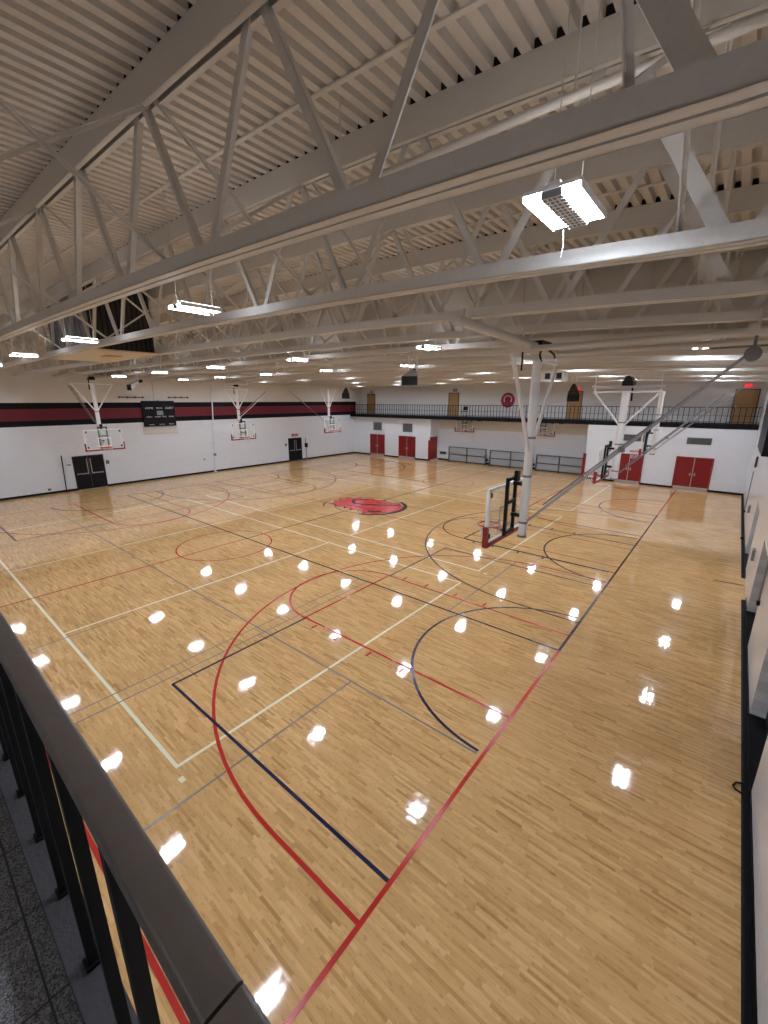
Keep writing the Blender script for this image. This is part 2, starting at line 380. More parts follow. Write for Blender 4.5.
# ------------------------------------------------------------------ roof trusses
PAN = 1.83
def make_truss():
    root = empty('roof_truss', (0, 0, 0), 'x', 'truss', 'painted steel roof trusses')
    seg = [XR] + [-.2 - PAN * .5 * k for k in range(35)] + [XL]
    tb = MB(); bb = MB()
    for a, b in zip(seg[:-1], seg[1:]):
        for (y0, y1, z0, z1) in ((-.085, -.073, -.27, 0), (.073, .085, -.25, 0), (-.085, .085, -.012, 0), (-.085, -.03, -.27, -.258), (.03, .085, -.25, -.238)):
            tb.hexa([(b, y0, ztop(b) + z0), (a, y0, ztop(a) + z0), (a, y1, ztop(a) + z0), (b, y1, ztop(b) + z0),
                     (b, y0, ztop(b) + z1), (a, y0, ztop(a) + z1), (a, y1, ztop(a) + z1), (b, y1, ztop(b) + z1)], 'steel')
        for (y0, y1, z0, z1) in ((-.09, -.08, 0, .12), (.08, .09, 0, .12), (-.09, -.012, 0, .01), (.012, .09, 0, .01)):
            bb.hexa([(b, y0, zbot(b) + z0), (a, y0, zbot(a) + z0), (a, y1, zbot(a) + z0), (b, y1, zbot(b) + z0),
                     (b, y0, zbot(b) + z1), (a, y0, zbot(a) + z1), (a, y1, zbot(a) + z1), (b, y1, zbot(b) + z1)], 'steel')
    tb.build('top_chord', root); bb.build('bottom_chord', root)
    for k in range(18):
        xb = -.2 - PAN * k
        for sgn, wd in ((1, .075), (-1, .06 if k else .11)):
            xt = xb + sgn * PAN / 2 * .93
            if xt > XR - .05 or xt < XL + .05: continue
            m = MB()
            a = (xb + sgn * .07, 0, zbot(xb) + .06); b = (xt, 0, ztop(xt) - .2)
            if sgn > 0: m.angle(a, b, wd, .012, 'steel', up=(0, 1, 0), flip=1)
            else: m.bar(a, b, wd, .02, 'steel', up=(0, 1, 0)); m.bar(a, b, .012, .05, 'steel', up=(0, 1, 0), off=(-.03, .02))
            m.build('web_member', root)
    return root
def add_braces(root, yk):                                   # crossed angles back to the previous truss
    for k in range(0, 9):
        x = -.93 - 3.66 * k if k else -.56
        for a, b in (((x, 0, ztop(x) - .24), (x - .1, -PAN, zbot(x) + .13)), ((x, 0, zbot(x) + .13), (x + .1, -PAN, ztop(x) - .24))):
            m = MB(); m.angle(a, b, .032, .007, 'steel', up=(1, 0, 0)); m.build('cross_brace', root)
proto = make_truss(); proto.location = (0, .37, 0)
tr = [proto]
second = copy_tree(proto); second.location = (0, 2.2, 0); add_braces(second, 0); tr.append(second)
for k in range(2, 19):
    t = copy_tree(second); t.location = (0, .37 + PAN * k, 0); tr.append(t)
for k, t in enumerate(tr):
    t['label'] = 'painted steel roof truss, %s one counting out from the viewing balcony' % ORD[k]

# sprinkler main
m = MB(); m.tube([(XL + .1, 2.9, 7.6), (-6, 3.31, 7.6), (XR, 3.52, 7.6)], .032, 'steel', 10)
for x in (-1.2, -3.4, -5.6, -9.3, -13): m.tube([(x, 3.45, 7.62), (x, 3.45, ztop(x))], .008, 'steel', 6)
tag(m.build('ceiling_sprinkler_pipe', smooth=True), 'thin grey pipe running under the roof deck between nearest trusses', 'pipe')
# thin hanging cables
m = MB()
for x, y in ((-1.05, 2.9), (-1.2, 3.0), (-1.32, 3.25)): m.tube([(x, y, 6.82), (x + .03, y, ztop(x))], .005, 'steel', 6)
# ventilation box
v = empty('ceiling_vent_unit', (-15.2, 5, 6.9), 'dark louvered ventilation box with beige underside at left between roof trusses', 'ventilation unit')
m = MB(); m.box(1.78, 1.8, -.85, .72, .04, 1.65, 'dark')
for i in range(12): m.box(1.8, 1.815, -.82 + i * .13, -.79 + i * .13, .06, 1.62, 'blackm')
m.build('louver_face', v)
m = MB(); m.box(-1.8, 1.78, -.85, .72, .04, 1.65, 'greym')
for i in range(9): m.box(-1.7 + i * .4, -1.68 + i * .4, -.87, -.85, .1, 1.6, 'greym')
m.build('housing', v)
m = MB(); m.box(-2.0, 2.0, -.95, .8, 0, .04, 'soffit'); m.box(.3, .8, -.2, .2, -.02, 0, 'wood'); m.build('soffit_panel', v)

# ------------------------------------------------------------------ ceiling lights
def make_light():
    r = empty('ceiling_light', (0, 0, 0), 'x', 'ceiling light', 'bright two panel ceiling lights in rows')
    h = MB(); h.box(-.165, .165, -.26, .30, .035, .055, 'whitem'); h.box(-.17, -.163, -.26, .30, .005, .045, 'whitem'); h.box(.163, .17, -.26, .30, .005, .045, 'whitem')
    h.box(-.04, .04, -.24, .28, .055, .08, 'whitem'); h.build('housing', r)
    for s in (-1, 1):
        p = MB(); p.box(s * .1 - .045, s * .1 + .045, -.24, .28, .056, .062, 'added_uplight'); p.build('added_uplight_panel', r)  # added glow on the housing top, brightens the roof deck
    for s in (-1, 1):
        p = MB(); p.box(s * .112 - .05, s * .112 + .05, -.25, .29, .012, .034, 'tubes'); p.build('led_panel', r)
    g = MB()
    for i in range(12): g.box(-.058, .058, -.25 + i * .0485, -.245 + i * .0485, -.008, -.003, 'whitem')
    for i in range(3): g.box(-.03 + i * .027, -.026 + i * .027, -.25, .29, -.008, -.003, 'whitem')
    g.box(-.06, .06, -.252, .292, -.003, .034, 'greym'); g.build('wire_guard', r)
    for y in (-.22, .26):
        w = MB(); w.tube([(0, y, .06), (0, y, 1.3)], .004, 'steel', 6); w.build('hanging_wire', r)
    return r
lx = [-1.04 - 4.69 * i for i in range(7)]; ly = [3.02 + 5.53 * j for j in range(6)]
lp = None
for j, y in enumerate(ly):
    for i, x in enumerate(lx):
        if (i, j) in ((0, 1), (6, 1), (6, 4)): continue
        lp_ = make_light() if lp is None else copy_tree(lp)
        if lp is None: lp = lp_
        lp_.location = (x, y, (6.765, 6.765, 6.93, 7.05, 7.05, 7.05)[j])
        lp_['label'] = 'lit twin panel ceiling light, %s row from the viewing balcony, %s from the right wall' % (ORD[j], ORD[i])
for i in range(3):  # unseen fill lights, added to brighten the balcony tile and nearest truss
    b_ = copy_tree(lp); b_.location = (-1.3 - 4.69 * i, -1.35, 6.3)
    b_['label'] = 'unseen fill light added above the viewing balcony, %s from the right wall' % ORD[i]; b_['group'] = 'added fill lights over the viewing balcony'
    for c_ in b_.children:
        if c_.name.startswith('led_panel'): c_.data = c_.data.copy(); c_.data.materials[0] = M['balcony_fill']
cord = MB(); cord.tube([(0, 0, 0), (.01, 0, -.09), (0, 0, -.17)], .002, 'greym', 6)
o = cord.build('pull_cord'); o.parent = bpy.data.objects[lp.name]; o.location = (-.1, .3, 0)

# ------------------------------------------------------------------ suspended basketball hoops
def backboard(root, zc0=0.0):
    """board plane at local x=0, faces local -x; centred on y"""
    bd = MB(); bd.box(-.012, .0, -.88, .88, 0.04, 1.06, 'glass'); bo = bd.build('backboard', root)
    fr = MB()
    for y in (-.90, .90): fr.box(-.03, .03, y - .03, y + .03, 0, 1.09, 'whitem')
    for z in (.02, 1.075): fr.box(-.03, .03, -.9, .9, z - .02, z + .02, 'whitem')
    fr.build('board_frame', bo)
    t = MB()
    for y in (-.3, .3): t.box(-.016, -.012, y - .025, y + .025, .17, .62, 'whitem')
    for z in (.17, .62): t.box(-.016, -.012, -.325, .325, z - .025, z + .025, 'whitem')
    t.build('target_square', bo)
    for y in (-1, 1):
        for z in (.14, .96):
            k = MB(); k.box(.0, .02, y * .83 - .06, y * .83 + .06, z - .05, z + .05, 'blackm'); k.build('corner_bracket', bo)
    pd = MB(); pd.box(-.05, .05, -.95, .95, -.06, .02, 'pad')
    for y in (-.935, .935): pd.box(-.05, .05, y - .03, y + .03, -.06, .36, 'pad')
    pd.build('edge_padding', root)
    return bo
def rim(root):
    r = MB(); r.tube([(-.38 + .23 * math.cos(a * math.pi / 14), .23 * math.sin(a * math.pi / 14), .13) for a in range(29)], .017, 'rim', 8, False)
    r.box(-.15, -.012, -.06, .06, .05, .14, 'rim'); r.bar((-.02, -.05, .06), (-.22, -.14, .12), .02, .02, 'rim'); r.bar((-.02, .05, .06), (-.22, .14, .12), .02, .02, 'rim')
    ro = r.build('rim', root, True)
    n = MB()
    for k in range(12):
        for sg in (-1, 1):
            pts = []
            for j in range(6):
                a = math.radians(30 * k + sg * 15 * j); rr = .225 - .022 * j
                pts.append((-.38 + rr * math.cos(a), rr * math.sin(a), .12 - .075 * j))
            n.tube(pts, .004, 'net', 4, False)
    n.build('net', ro)
def mount(root):
    m = MB()
    for y in (-.2, .2): m.box(.03, .09, y - .03, y + .03, .02, 1.22, 'blackm')
    for z in (.08, .72, 1.19): m.box(.04, .1, -.2, .2, z - .03, z + .03, 'blackm')
    for z in (.45, 1.1): m.box(.1, .34, -.04, .04, z - .035, z + .035, 'blackm')
    m.box(.12, .2, -.06, .06, 1.15, 1.36, 'blackm')
    m.build('mounting_frame', root)
def hoop(X, Y, face, zb, zt, label, v='y', vd=.92, vz=4.95, stay=None, r=.10, mastdx=.42, winch=True, frame=True, colr='whitem', stay2=False):
    """face -1: looks towards -X."""
    root = empty('basketball_hoop', (X, Y, zb), label, 'basketball hoop', 'ceiling hung basketball hoops', 0 if face < 0 else math.pi)
    backboard(root); rim(root); mount(root)
    dz = zt - zb
    m = MB(); m.tube([(mastdx, 0, .0), (mastdx, 0, dz)], r, colr, 20)
    mo = m.build('mast', root, True)
    for z in (.01, .3, 1.25, 2.0):
        c = MB(); c.tube([(mastdx, 0, z), (mastdx, 0, z + .04)], r + .012, 'greym', 20); c.build('mast_collar', mo, True)
    A = Vector((0, 1, 0)) if v == 'y' else Vector((1, 0, 0))
    top = Vector((mastdx, 0, dz - .02))
    b = MB(); b.tube([top - A * vd * 1.05, top + A * vd * 1.05], .032, colr, 10); b.build('crossbar', root, True)
    for s in (-1, 1):
        b = MB(); b.tube([top + A * vd * s, (mastdx, 0, vz - zb)], .034, colr, 10); b.build('side_brace', root, True)
    if frame:
        b = MB()
        for q in (-1, 1):
            b.tube([top + A * vd * q + Vector((0, 0, .0)), top + A * vd * q + Vector((0, 0, .62))], .02, colr, 8)
            b.tube([top + A * q * vd * 1.1 + Vector((.0, 0, .18)) , top - A * q * vd * 1.1 + Vector((.0, 0, .18))], .045, colr, 10)
        b.tube([top + A * vd + Vector((0, 0, .36)), top - A * vd + Vector((0, 0, .36))], .02, colr, 8)
        b.build('support_frame', root, True)
    if winch:
        b = MB(); p = top + Vector((.05, 0, .2))
        k_ = 1 if face < 0 else .55
        b.box(p.x - .16 * k_, p.x + .16 * k_, -.3 * k_, .3 * k_, p.z, p.z + .16 * k_, 'blackm')
        b.tube([(p.x, -.28 * k_, p.z + .2 * k_), (p.x, .18 * k_, p.z + .2 * k_)], .12 * k_, 'blackm', 14); b.tube([(p.x + .1, .1, p.z), (p.x + .12, .12, p.z - .5)], .03, 'blackm', 8)
        b.build('winch_motor', root, True)
    if stay:
        foot = Vector((mastdx + .08, 0, stay[3])); head = Vector(stay[:3])
        b = MB()
        d = (head - foot); n = Vector((0, 1, 0))
        sw = 1 if face < 0 else .6
        b.bar(foot, foot + d * .55, .045 * sw, .045 * sw, stay[4]); b.bar(foot + d * .5, head, .06 * sw, .04 * sw, stay[4])
        b.bar(foot + d * .08 + Vector((0, .12, .1)), head + Vector((0, .12, .02)), .025, .025, 'greym')
        b.box(*[q for i in range(3) for q in ((foot + d * .5)[i] - .045, (foot + d * .5)[i] + .045)], 'greym')
        b.build('rear_stay', root)
    return root
# right-hand row, facing left
h1 = hoop(-3.38, 8.1, -1, 2.91, 6.36, 'nearest ceiling hung basketball hoop, on thick grey mast over the near baseline', vd=1.12, vz=4.6,
          stay=(3.45, -.0, 3.45, .36, 'lgrey'), r=.083, mastdx=.36, frame=False, winch=False)
m = MB()                                                     # its pipe grid under the trusses
m.tube([(.4, -3.1, 3.72), (.4, .9, 3.62)], .065, 'steel', 12); m.tube([(.42, -.55, 3.58), (4.4, -.55, 3.58)], .05, 'steel', 12); m.tube([(.42, .85, 3.6), (4.4, .85, 3.6)], .045, 'steel', 12)
for x, y in ((.42, -.9), (.42, -.55), (.42, .85), (3.4, -.55), (.42, -2.9)): m.tube([(x, y, 3.56), (x, y, 3.86)], .02, 'steel', 8)
m.tube([(.43, -.89, 3.5), (.43, -.89, 3.2)], .016, 'blackm', 8)
m.build('overhead_pipes', h1, True)
m = MB(); m.box(.3, .52, -.28, .2, 3.64, 3.74, 'blackm'); m.tube([(.5, -.2, 3.62), (.43, -.1, 3.52), (.43, 0, 3.4)], .02, 'blackm', 8)
m.tube([(.5, .1, 3.62), (.55, .3, 3.54), (.5, .5, 3.5)], .02, 'blackm', 8); m.build('winch_motor', h1, True)
m = MB(); m.tube([(3.4, -.1, 3.34), (3.4, .02, 3.34)], .10, 'greym', 20); m.tube([(3.35, -.62, 3.6), (3.35, -.52, 3.6)], .07, 'steel', 20); m.bar((3.4, 0, 3.3), (3.4, 0, 3.6), .04, .04, 'greym')
m.bar((2.9, .1, 3.46), (4.4, .1, 3.46), .025, .025, 'greym'); m.build('pulley_reel', h1, True)
hoop(-3.5, 16.75, -1, 2.86, 5.92, 'basketball hoop with white V braced mast, second along the right side', v='x', vd=1.0, vz=4.7,
     stay=(3.1, 0, 2.95, .2, 'greym'), r=.12, frame=True)
hoop(-3.5, 25.4, -1, 2.9, 6.05, 'farthest right side basketball hoop, with slim mast before the red double door', vd=.9, vz=5.2,
     stay=(3.4, 0, 3.2, .25, 'lgrey'), r=.11, frame=False, winch=False)
# left-hand row, facing right
hoop(-26.75, 8.1, 1, 3.0, 6.5, 'left wall basketball hoop above the black double door', vd=.98, vz=4.98, stay=(3.3, .25, 3.45, 1.2, 'lgrey'), frame=False)
hoop(-26.75, 16.75, 1, 2.98, 6.35, 'left wall basketball hoop midway, right of the scoreboard', vd=.9, vz=4.95, stay=(-2.5, -.5, 3.2, 1.35, 'whitem'), frame=True)
hoop(-26.75, 25.4, 1, 2.98, 6.55, 'left wall basketball hoop nearest the far corner', vd=.9, vz=4.85, stay=(3.8, 1.5, 3.5, .6, 'lgrey'), frame=False, winch=False)
# wall-mounted pair in the recess
for X, lb in ((-19.07, 'left one of the two wall mounted hoops above the grey benches'), (-11.95, 'right one of the two wall mounted hoops, behind the nearest mast')):
    root = empty('wall_basketball_hoop', (X, 34.55, 2.88), lb, 'basketball hoop', 'wall mounted basketball hoops', math.pi / 2)
    backboard(root).scale = (1, .92, 1); rim(root); mount(root)
    b = MB()
    for y in (-.55, .55):
        for z in (.15, .95): b.bar((.06, y, z), (.55, y * 1.3, z), .05, .05, 'lgrey')
    for y in (-.72, .72): b.box(.5, .55, y - .04, y + .04, -.9, 1.15, 'whitem')
    b.box(.3, .5, -1.45, -1.1, .92, 1.05, 'wooddark'); b.bar((.1, -.2, 1.0), (.5, -1.3, 1.0), .04, .04, 'lgrey')
    b.build('wall_bracket', root)

# ------------------------------------------------------------------ doors
dn = [0]
def door(x0, x1, y, ztop_, leafmat, framemat, leaves, axis, label, handle='lever', z0=0.0, face=-1, kick=None):
    """axis 'x': in a wall of constant y, faces -Y;  axis 'y': in the left wall, faces +X"""
    dn[0] += 1
    o = bpy.data.objects.new('door_%d' % dn[0], None); C.objects.link(o); o['kind'] = 'structure'; o['label'] = label
    w = x1 - x0; h = ztop_ - z0
    if axis == 'x': o.location = ((x0 + x1) / 2, y, z0)
    else: o.location = (y, (x0 + x1) / 2, z0); o.rotation_euler = (0, 0, math.pi / 2)
    fr = MB(); t = .05
    fr.box(-w / 2 - t, -w / 2, -.05, .0, 0, h + t, framemat); fr.box(w / 2, w / 2 + t, -.05, .0, 0, h + t, framemat); fr.box(-w / 2 - t, w / 2 + t, -.05, .0, h, h + t, framemat)
    fr.build('door_frame', o)
    lw = w / leaves
    for k in range(leaves):
        a = -w / 2 + k * lw
        l = MB(); l.box(a + .008, a + lw - .008, -.035, -.002, .02, h - .005, leafmat); lo = l.build('door_leaf', o)
        hb = MB()
        if handle == 'bar':
            hb.box(a + .1, a + lw - .1, -.09, -.06, 1.0, 1.05, 'alu'); hb.box(a + .1, a + .16, -.09, -.035, .98, 1.07, 'alu'); hb.box(a + lw - .16, a + lw - .1, -.09, -.035, .98, 1.07, 'alu')
            s = a + (lw - .12 if k == 0 else .08)
            hb.box(s, s + .04, -.06, -.035, 1.05, h - .15, 'alu')
        else:
            s = a + (lw - .14 if k == 0 and leaves > 1 else .10)
            hb.box(s, s + .05, -.05, -.035, .92, 1.1, 'alu'); hb.box(s - .05, s + .07, -.08, -.06, 1.0, 1.025, 'alu')
        hb.build('door_handle', lo)
        if kick:
            kp = MB(); kp.box(a + .02, a + lw - .02, -.04, -.035, .03, .2, kick); kp.build('kick_plate', lo)
    th = MB(); th.box(-w / 2, w / 2, -.12, 0, 0, .02, 'alu'); th.build('threshold', o)
    if leaves == 2 and leafmat == 'reddoor':
        ms = MB(); ms.box(-.02, .02, -.042, -.035, .02, h, 'alu'); ms.build('center_strip', o)
    return o
door(-29.62, -27.75, YLB, 2.15, 'reddoor', 'reddoor', 2, 'x', 'red double door in the far wall, nearest the left corner', kick='alu')
door(-25.8, -23.85, YLB, 2.15, 'reddoor', 'reddoor', 2, 'x', 'red double door, right one of the left pair in the far wall', kick='alu')
door(-6.05, -4.5, YB + .02, 2.0, 'reddoor', 'reddoor', 2, 'x', 'red double door behind the second right side hoop', kick='alu')
door(-2.58, -.72, YB + .02, 2.06, 'reddoor', 'reddoor', 2, 'x', 'red double door nearest the right wall', kick='alu')
for a, b, l in ((-31.3, -30.3, 'wood door on the far balcony, at its left end'), (-21.1, -20.1, 'wood door on the far balcony, second from the left'), (-10.4, -9.4, 'wood door on the far balcony right of the round emblem'), (-.32, .78, 'wood door on the far balcony, at its right end')):
    door(a, b, YU, 6.25, 'wood', 'wooddark', 1, 'x', l, z0=4.2)
door(7.78, 9.42, XL, 2.12, 'blackdoor', 'blackm', 2, 'y', 'black double door in the left wall under the nearest left hoop', handle='bar')
door(24.75, 26.22, XL, 2.12, 'blackdoor', 'blackm', 2, 'y', 'black double door in the left wall toward the far corner', handle='bar')

# vents in the far lower wall
for x0, x1, z0, z1, y, lb in ((-29.2, -28.1, 2.62, 3.42, YLB, 'square dark wall vent above the leftmost red door'), (-25.35, -24.2, 2.6, 3.42, YLB, 'square dark wall vent above the second red door from left'),
                              (-6.05, -4.6, 2.92, 3.36, YB + .02, 'wide grey wall vent behind the second right side hoop'), (-2.25, -.98, 2.92, 3.34, YB + .02, 'wide grey wall vent above the rightmost red door')):
    r = empty('wall_vent', ((x0 + x1) / 2, y - .01, (z0 + z1) / 2), lb, 'vent', 'vents over the red doors')
    a, b = (x1 - x0) / 2, (z1 - z0) / 2
    m = MB(); m.box(-a, a, -.005, .01, -b, b, 'vent'); m.build('backing', r)
    m = MB()
    for u in (-a, a - .03): m.box(u, u + .03, -.03, 0, -b, b, 'greym')
    for u in (-b, b - .03): m.box(-a, a, -.03, 0, u, u + .03, 'greym')
    m.build('frame', r)
    m = MB(); k = -b + .05
    while k < b - .04: m.box(-a + .03, a - .03, -.02, -.005, k, k + .015, 'greym'); k += .05
    m.build('slats', r)
# exit signs
for x, z, on, lb in ((-30.75, 6.5, 0, 'small red exit sign over the leftmost wood door'), (-20.5, 6.5, 0, 'small red exit sign over the second wood door'),
                     (-9.75, 6.45, 1, 'small red exit sign right of the round emblem over wood door'), (.2, 6.5, 1, 'bright red exit sign over the rightmost wood door')):
    r = empty('exit_sign', (x, YU - .04, z), lb, 'exit sign', 'exit signs')
    m = MB(); m.box(-.2, .2, -.03, .04, -.1, .12, 'sign_red' if on else 'signoff'); m.build('face_panel', r)
    m = MB(); m.box(-.22, .22, -.01, .04, -.12, .14, 'greym'); m.build('housing', r)
    text('EXIT', .17, (0, -.034, .01), (math.pi / 2, 0, 0), 'white_txt', r)
r = empty('exit_sign', (XL + .04, 25.5, 2.43), 'pale red exit sign over the far black door in left wall', 'exit sign', 'exit signs')
m = MB(); m.box(-.03, .03, -.35, .35, -.1, .13, 'signoff'); m.build('face_panel', r); text('EXIT', .2, (.034, 0, .01), (math.pi / 2, 0, math.pi / 2), 'white_txt', r)

# ------------------------------------------------------------------ grey folded benches in the recess
def bench(x0, x1, yf0, yf1, h, lb):
    r = empty('folded_bench', ((x0 + x1) / 2, (yf0 + yf1) / 2, 0), lb, 'bench', 'grey folded team benches')
    r.rotation_euler = (0, 0, math.atan2(yf1 - yf0, x1 - x0))
    a = (x1 - x0) / 2
    m = MB()
    for z0, z1 in ((.1, h * .48), (h * .54, h - .03)):
        m.box(-a + .03, -.03, .0, .03, z0, z1, 'lgrey'); m.box(.03, a - .03, .0, .03, z0, z1, 'lgrey')
    m.build('panel', r)
    for x in (-a, 0, a):
        m = MB(); m.box(x - .045, x + .045, -.06, .04, 0, h + .03, 'bframe'); m.box(x - .05, x + .05, -.12, .3, 0, .05, 'blackm'); m.build('post', r)
    for z in (.09, h * .5, h):
        m = MB(); m.box(-a, a, -.04, .03, z - .035, z + .035, 'bframe'); m.build('rail', r)
    m = MB()
    for x in (-a + .15, a - .15): m.tube([(x - .03, .1, .05), (x + .03, .1, .05)], .05, 'blackm', 12)
    m.build('caster', r, True)
    m = MB(); m.box(a + .05, a + .15, -.05, .2, .35, .55, 'blackm'); m.box(a + .02, a + .1, -.02, .02, .3, .95, 'greym'); m.build('latch', r)
bench(-20.55, -16.8, 34.55, 34.6, 1.38, 'grey folded bench in the recess, leftmost of three')
bench(-16.3, -12.55, 34.45, 34.5, 1.36, 'grey folded bench in the recess, middle of three')
bench(-12.15, -8.55, 34.4, 34.4, 1.3, 'grey folded bench in the recess, rightmost of three')
# red wall pads
m = MB(); m.box(XREC0 - .18, XREC0 + .02, YLB - .07, YLB - .001, .14, 1.95, 'pad'); m.box(XREC0 + .001, XREC0 + .07, YLB - .07, YU - .35, .14, 2.25, 'pad')
tag(m.build('wall_pad'), 'red padding wrapped on the wall corner left of the grey benches', 'wall pad')
m = MB(); m.box(XREC1 - .1, XREC1 - .001, YB - .04, YU - .7, .14, 1.85, 'pad'); m.box(XREC1 - .1, XREC1 + .1, YB - .05, YB + .018, .14, 1.85, 'pad')
tag(m.build('wall_pad'), 'red padding on the wall corner right of the grey benches', 'wall pad')
m = MB(); m.box(-21.9, -21.2, YU - .05, YU - .001, .55, .8, 'vent'); tag(m.build('wall_box'), 'small dark wall box left of the grey benches', 'box')

# ------------------------------------------------------------------ far balcony railing, emblem, chair
secs = 6; L0 = XL + .03; LW = (XR - .06 - XL) / secs
def rail_section():
    r = empty('balcony_railing', (0, 0, 0), 'x', 'railing', 'railing sections along the far balcony')
    m = MB(); m.box(0, LW, -.025, .025, .98, 1.02, 'railbar'); m.build('top_rail', r)
    m = MB(); m.box(0, LW, -.015, .015, .12, .15, 'railbar'); m.build('bottom_rail', r)
    m = MB(); m.box(0, LW, -.012, .012, .5, .52, 'railbar'); m.build('middle_rail', r)
    n = 20
    b0 = MB(); b0.box(-.017, .017, -.017, .017, 0, .99, 'railbar'); p = b0.build('baluster', r)
    for k in range(n):
        q = p if k == 0 else p.copy()
        if k: C.objects.link(q)
        q.location = ((k + .5) * LW / n, 0, 0)
    return r
rp = rail_section()
for k in range(secs):
    r = rp if k == 0 else copy_tree(rp)
    r.location = (L0 + k * LW, YB + .08, 4.2); r['label'] = 'black railing section on the far balcony, %s from the left wall' % ORD[k]
e = empty('wall_emblem', (-15.32, YU - .03, 5.63), 'round dark red emblem with a helmeted head on the far balcony wall', 'emblem')
def disc(r0, z, m, n=40, cx=0, cz=0, sx=1):
    d = MB(); pts = [(cx + r0 * sx * math.cos(2 * math.pi * i / n), 0, cz + r0 * math.sin(2 * math.pi * i / n)) for i in range(n)]
    k = len(d.v)
    d.face([(p[0], z, p[2]) for p in pts], m); 
    for i in range(n):
        a, b = pts[i], pts[(i + 1) % n]; d.face([(a[0], z, a[2]), (b[0], z, b[2]), (b[0], z + .03, b[2]), (a[0], z + .03, a[2])], m)
    return d
disc(.62, 0, 'logo_r').build('disc', e)
m = MB(); a = [(.36 * math.cos(t), .36 * math.sin(t)) for t in [math.radians(-35 + i * 250 / 24) for i in range(25)]]; b = [(.30 * math.cos(t), .03 + .28 * math.sin(t)) for t in [math.radians(-35 + i * 250 / 24) for i in range(25)]]
for i in range(24): m.face([(a[i][0], -.012, a[i][1] + .03), (a[i + 1][0], -.012, a[i + 1][1] + .03), (b[i + 1][0], -.012, b[i + 1][1] + .03), (b[i][0], -.012, b[i][1] + .03)], 'logo_w')
m.build('plume_arc', e)
m = MB(); m.face([(x, -.016, z) for x, z in ((-.24, -.3), (-.2, -.05), (-.23, .12), (-.1, .25), (.08, .27), (.2, .15), (.22, .0), (.14, -.06), (.2, -.2), (.12, -.34), (-.08, -.38))], 'logo_d'); m.build('head_shape', e)
m = MB(); m.face([(x, -.02, z) for x, z in ((-.2, -.3), (-.12, -.12), (.02, -.08), (.14, -.2), (.1, -.36), (-.06, -.4))], 'logo_r'); m.build('jaw_shape', e)
ch = empty('folding_chair', (-18.95, 34.4, 4.2), 'black folding chair on the far balcony above the left wall hoop', 'chair')
m = MB(); m.box(-.22, .22, .0, .03, .55, .88, 'blackm'); m.build('backrest', ch)
m = MB(); m.box(-.22, .22, -.4, .0, .42, .46, 'blackm'); m.build('seat', ch)
for x in (-.2, .2):
    for y0, y1, z1 in ((.08, -.38, .45), (-.42, .02, .88)):
        m = MB(); m.bar((x, y0, 0), (x, y1, z1), .025, .025, 'greym'); m.build('leg', ch)

# ------------------------------------------------------------------ left wall fittings
s = empty('scoreboard', (XL + .12, 13.4, 4.70), 'black scoreboard with HOME and GUEST lettering on the left wall stripe', 'scoreboard')
m = MB(); m.box(-.119, .04, -1.1, 1.1, -.88, .86, 'score'); m.box(-.119, .06, -1.1, 1.1, .80, .88, 'blackm'); m.build('cabinet', s)
RT = (math.pi / 2, 0, math.pi / 2)
for t, sz, y, z in (('HOME', .19, -.66, .38), ('PERIOD', .12, .02, .38), ('GUEST', .19, .72, .38), ('FOULS', .12, -.72, -.22), ('PLAYER', .12, -.15, -.22), ('FOUL', .12, .3, -.22), ('FOULS', .12, .8, -.22), ('BONUS', .1, -.62, -.76), ('MATCH', .1, .08, -.76), ('BONUS', .1, .76, -.76)):
    text(t, sz, (.045, y, z), RT, 'white_txt', s)
for y0, y1, z0, z1 in ((-.9, -.4, .0, .26), (.42, .95, .0, .26), (-.18, .25, -.1, .2), (-.85, -.5, -.6, -.35), (.6, .95, -.6, -.35), (-.3, .3, -.62, -.35), (-.25, .25, .5, .72)):
    m = MB(); m.box(.04, .045, y0, y1, z0, z1, 'dimled' if (y0, z0) == (-.18, -.1) else 'blackm'); m.build('display_window', s)
m = MB(); m.box(.0, .03, -.03, .03, .88, .95, 'greym'); m.tube([(-.08, -.2, .88), (-.08, -.2, 2.2)], .012, 'greym', 6); m.build('conduit', s)
m = MB(); m.box(XL + .001, XL + .03, 12.2, 14.6, 3.32, 3.80, 'upperw'); m.box(XL + .001, XL + .05, 12.2, 14.6, 3.28, 3.33, 'soffit')
tag(m.build('wall_panel'), 'beige panel outline on the left wall under the scoreboard', 'wall panel')
for y0, y1, lb in ((10.9, 12.55, 'dark rod on the left wall, left of the scoreboard'), (14.15, 15.7, 'dark rod on the left wall, right of the scoreboard')):
    r = empty('banner_rail', (XL + .06, y0, 5.83), lb, 'banner rod', 'banner rods above the scoreboard')
    m = MB(); m.tube([(0, 0, 0), (0, y1 - y0, -.02)], .025, 'blackm', 8); m.build('rod', r, True)
    for k in range(4): m = MB(); m.box(-.06, .03, .1 + k * (y1 - y0 - .2) / 3 - .02, .1 + k * (y1 - y0 - .2) / 3 + .02, -.07, .05, 'blackm'); m.build('bracket', r)
def wallbit(name, y, z, wy, wz, m_, lb, cat='wall box', d=.06):
    b = MB(); b.box(XL + .001, XL + d, y - wy / 2, y + wy / 2, z - wz / 2, z + wz / 2, m_); b.box(XL + d, XL + d + .01, y - wy * .3, y + wy * .3, z - wz * .3, z + wz * .3, 'greym'); return tag(b.build(name), lb, cat)
wallbit('wall_box', 9.68, 1.62, .16, .22, 'blackm', 'small black box on the left wall right of the near black door')
wallbit('wall_switch', 7.52, 1.67, .2, .07, 'greym', 'small grey switch plate left of the near black door', 'switch')
wallbit('wall_box', 24.4, 1.6, .14, .22, 'blackm', 'small black box left of the far black door')
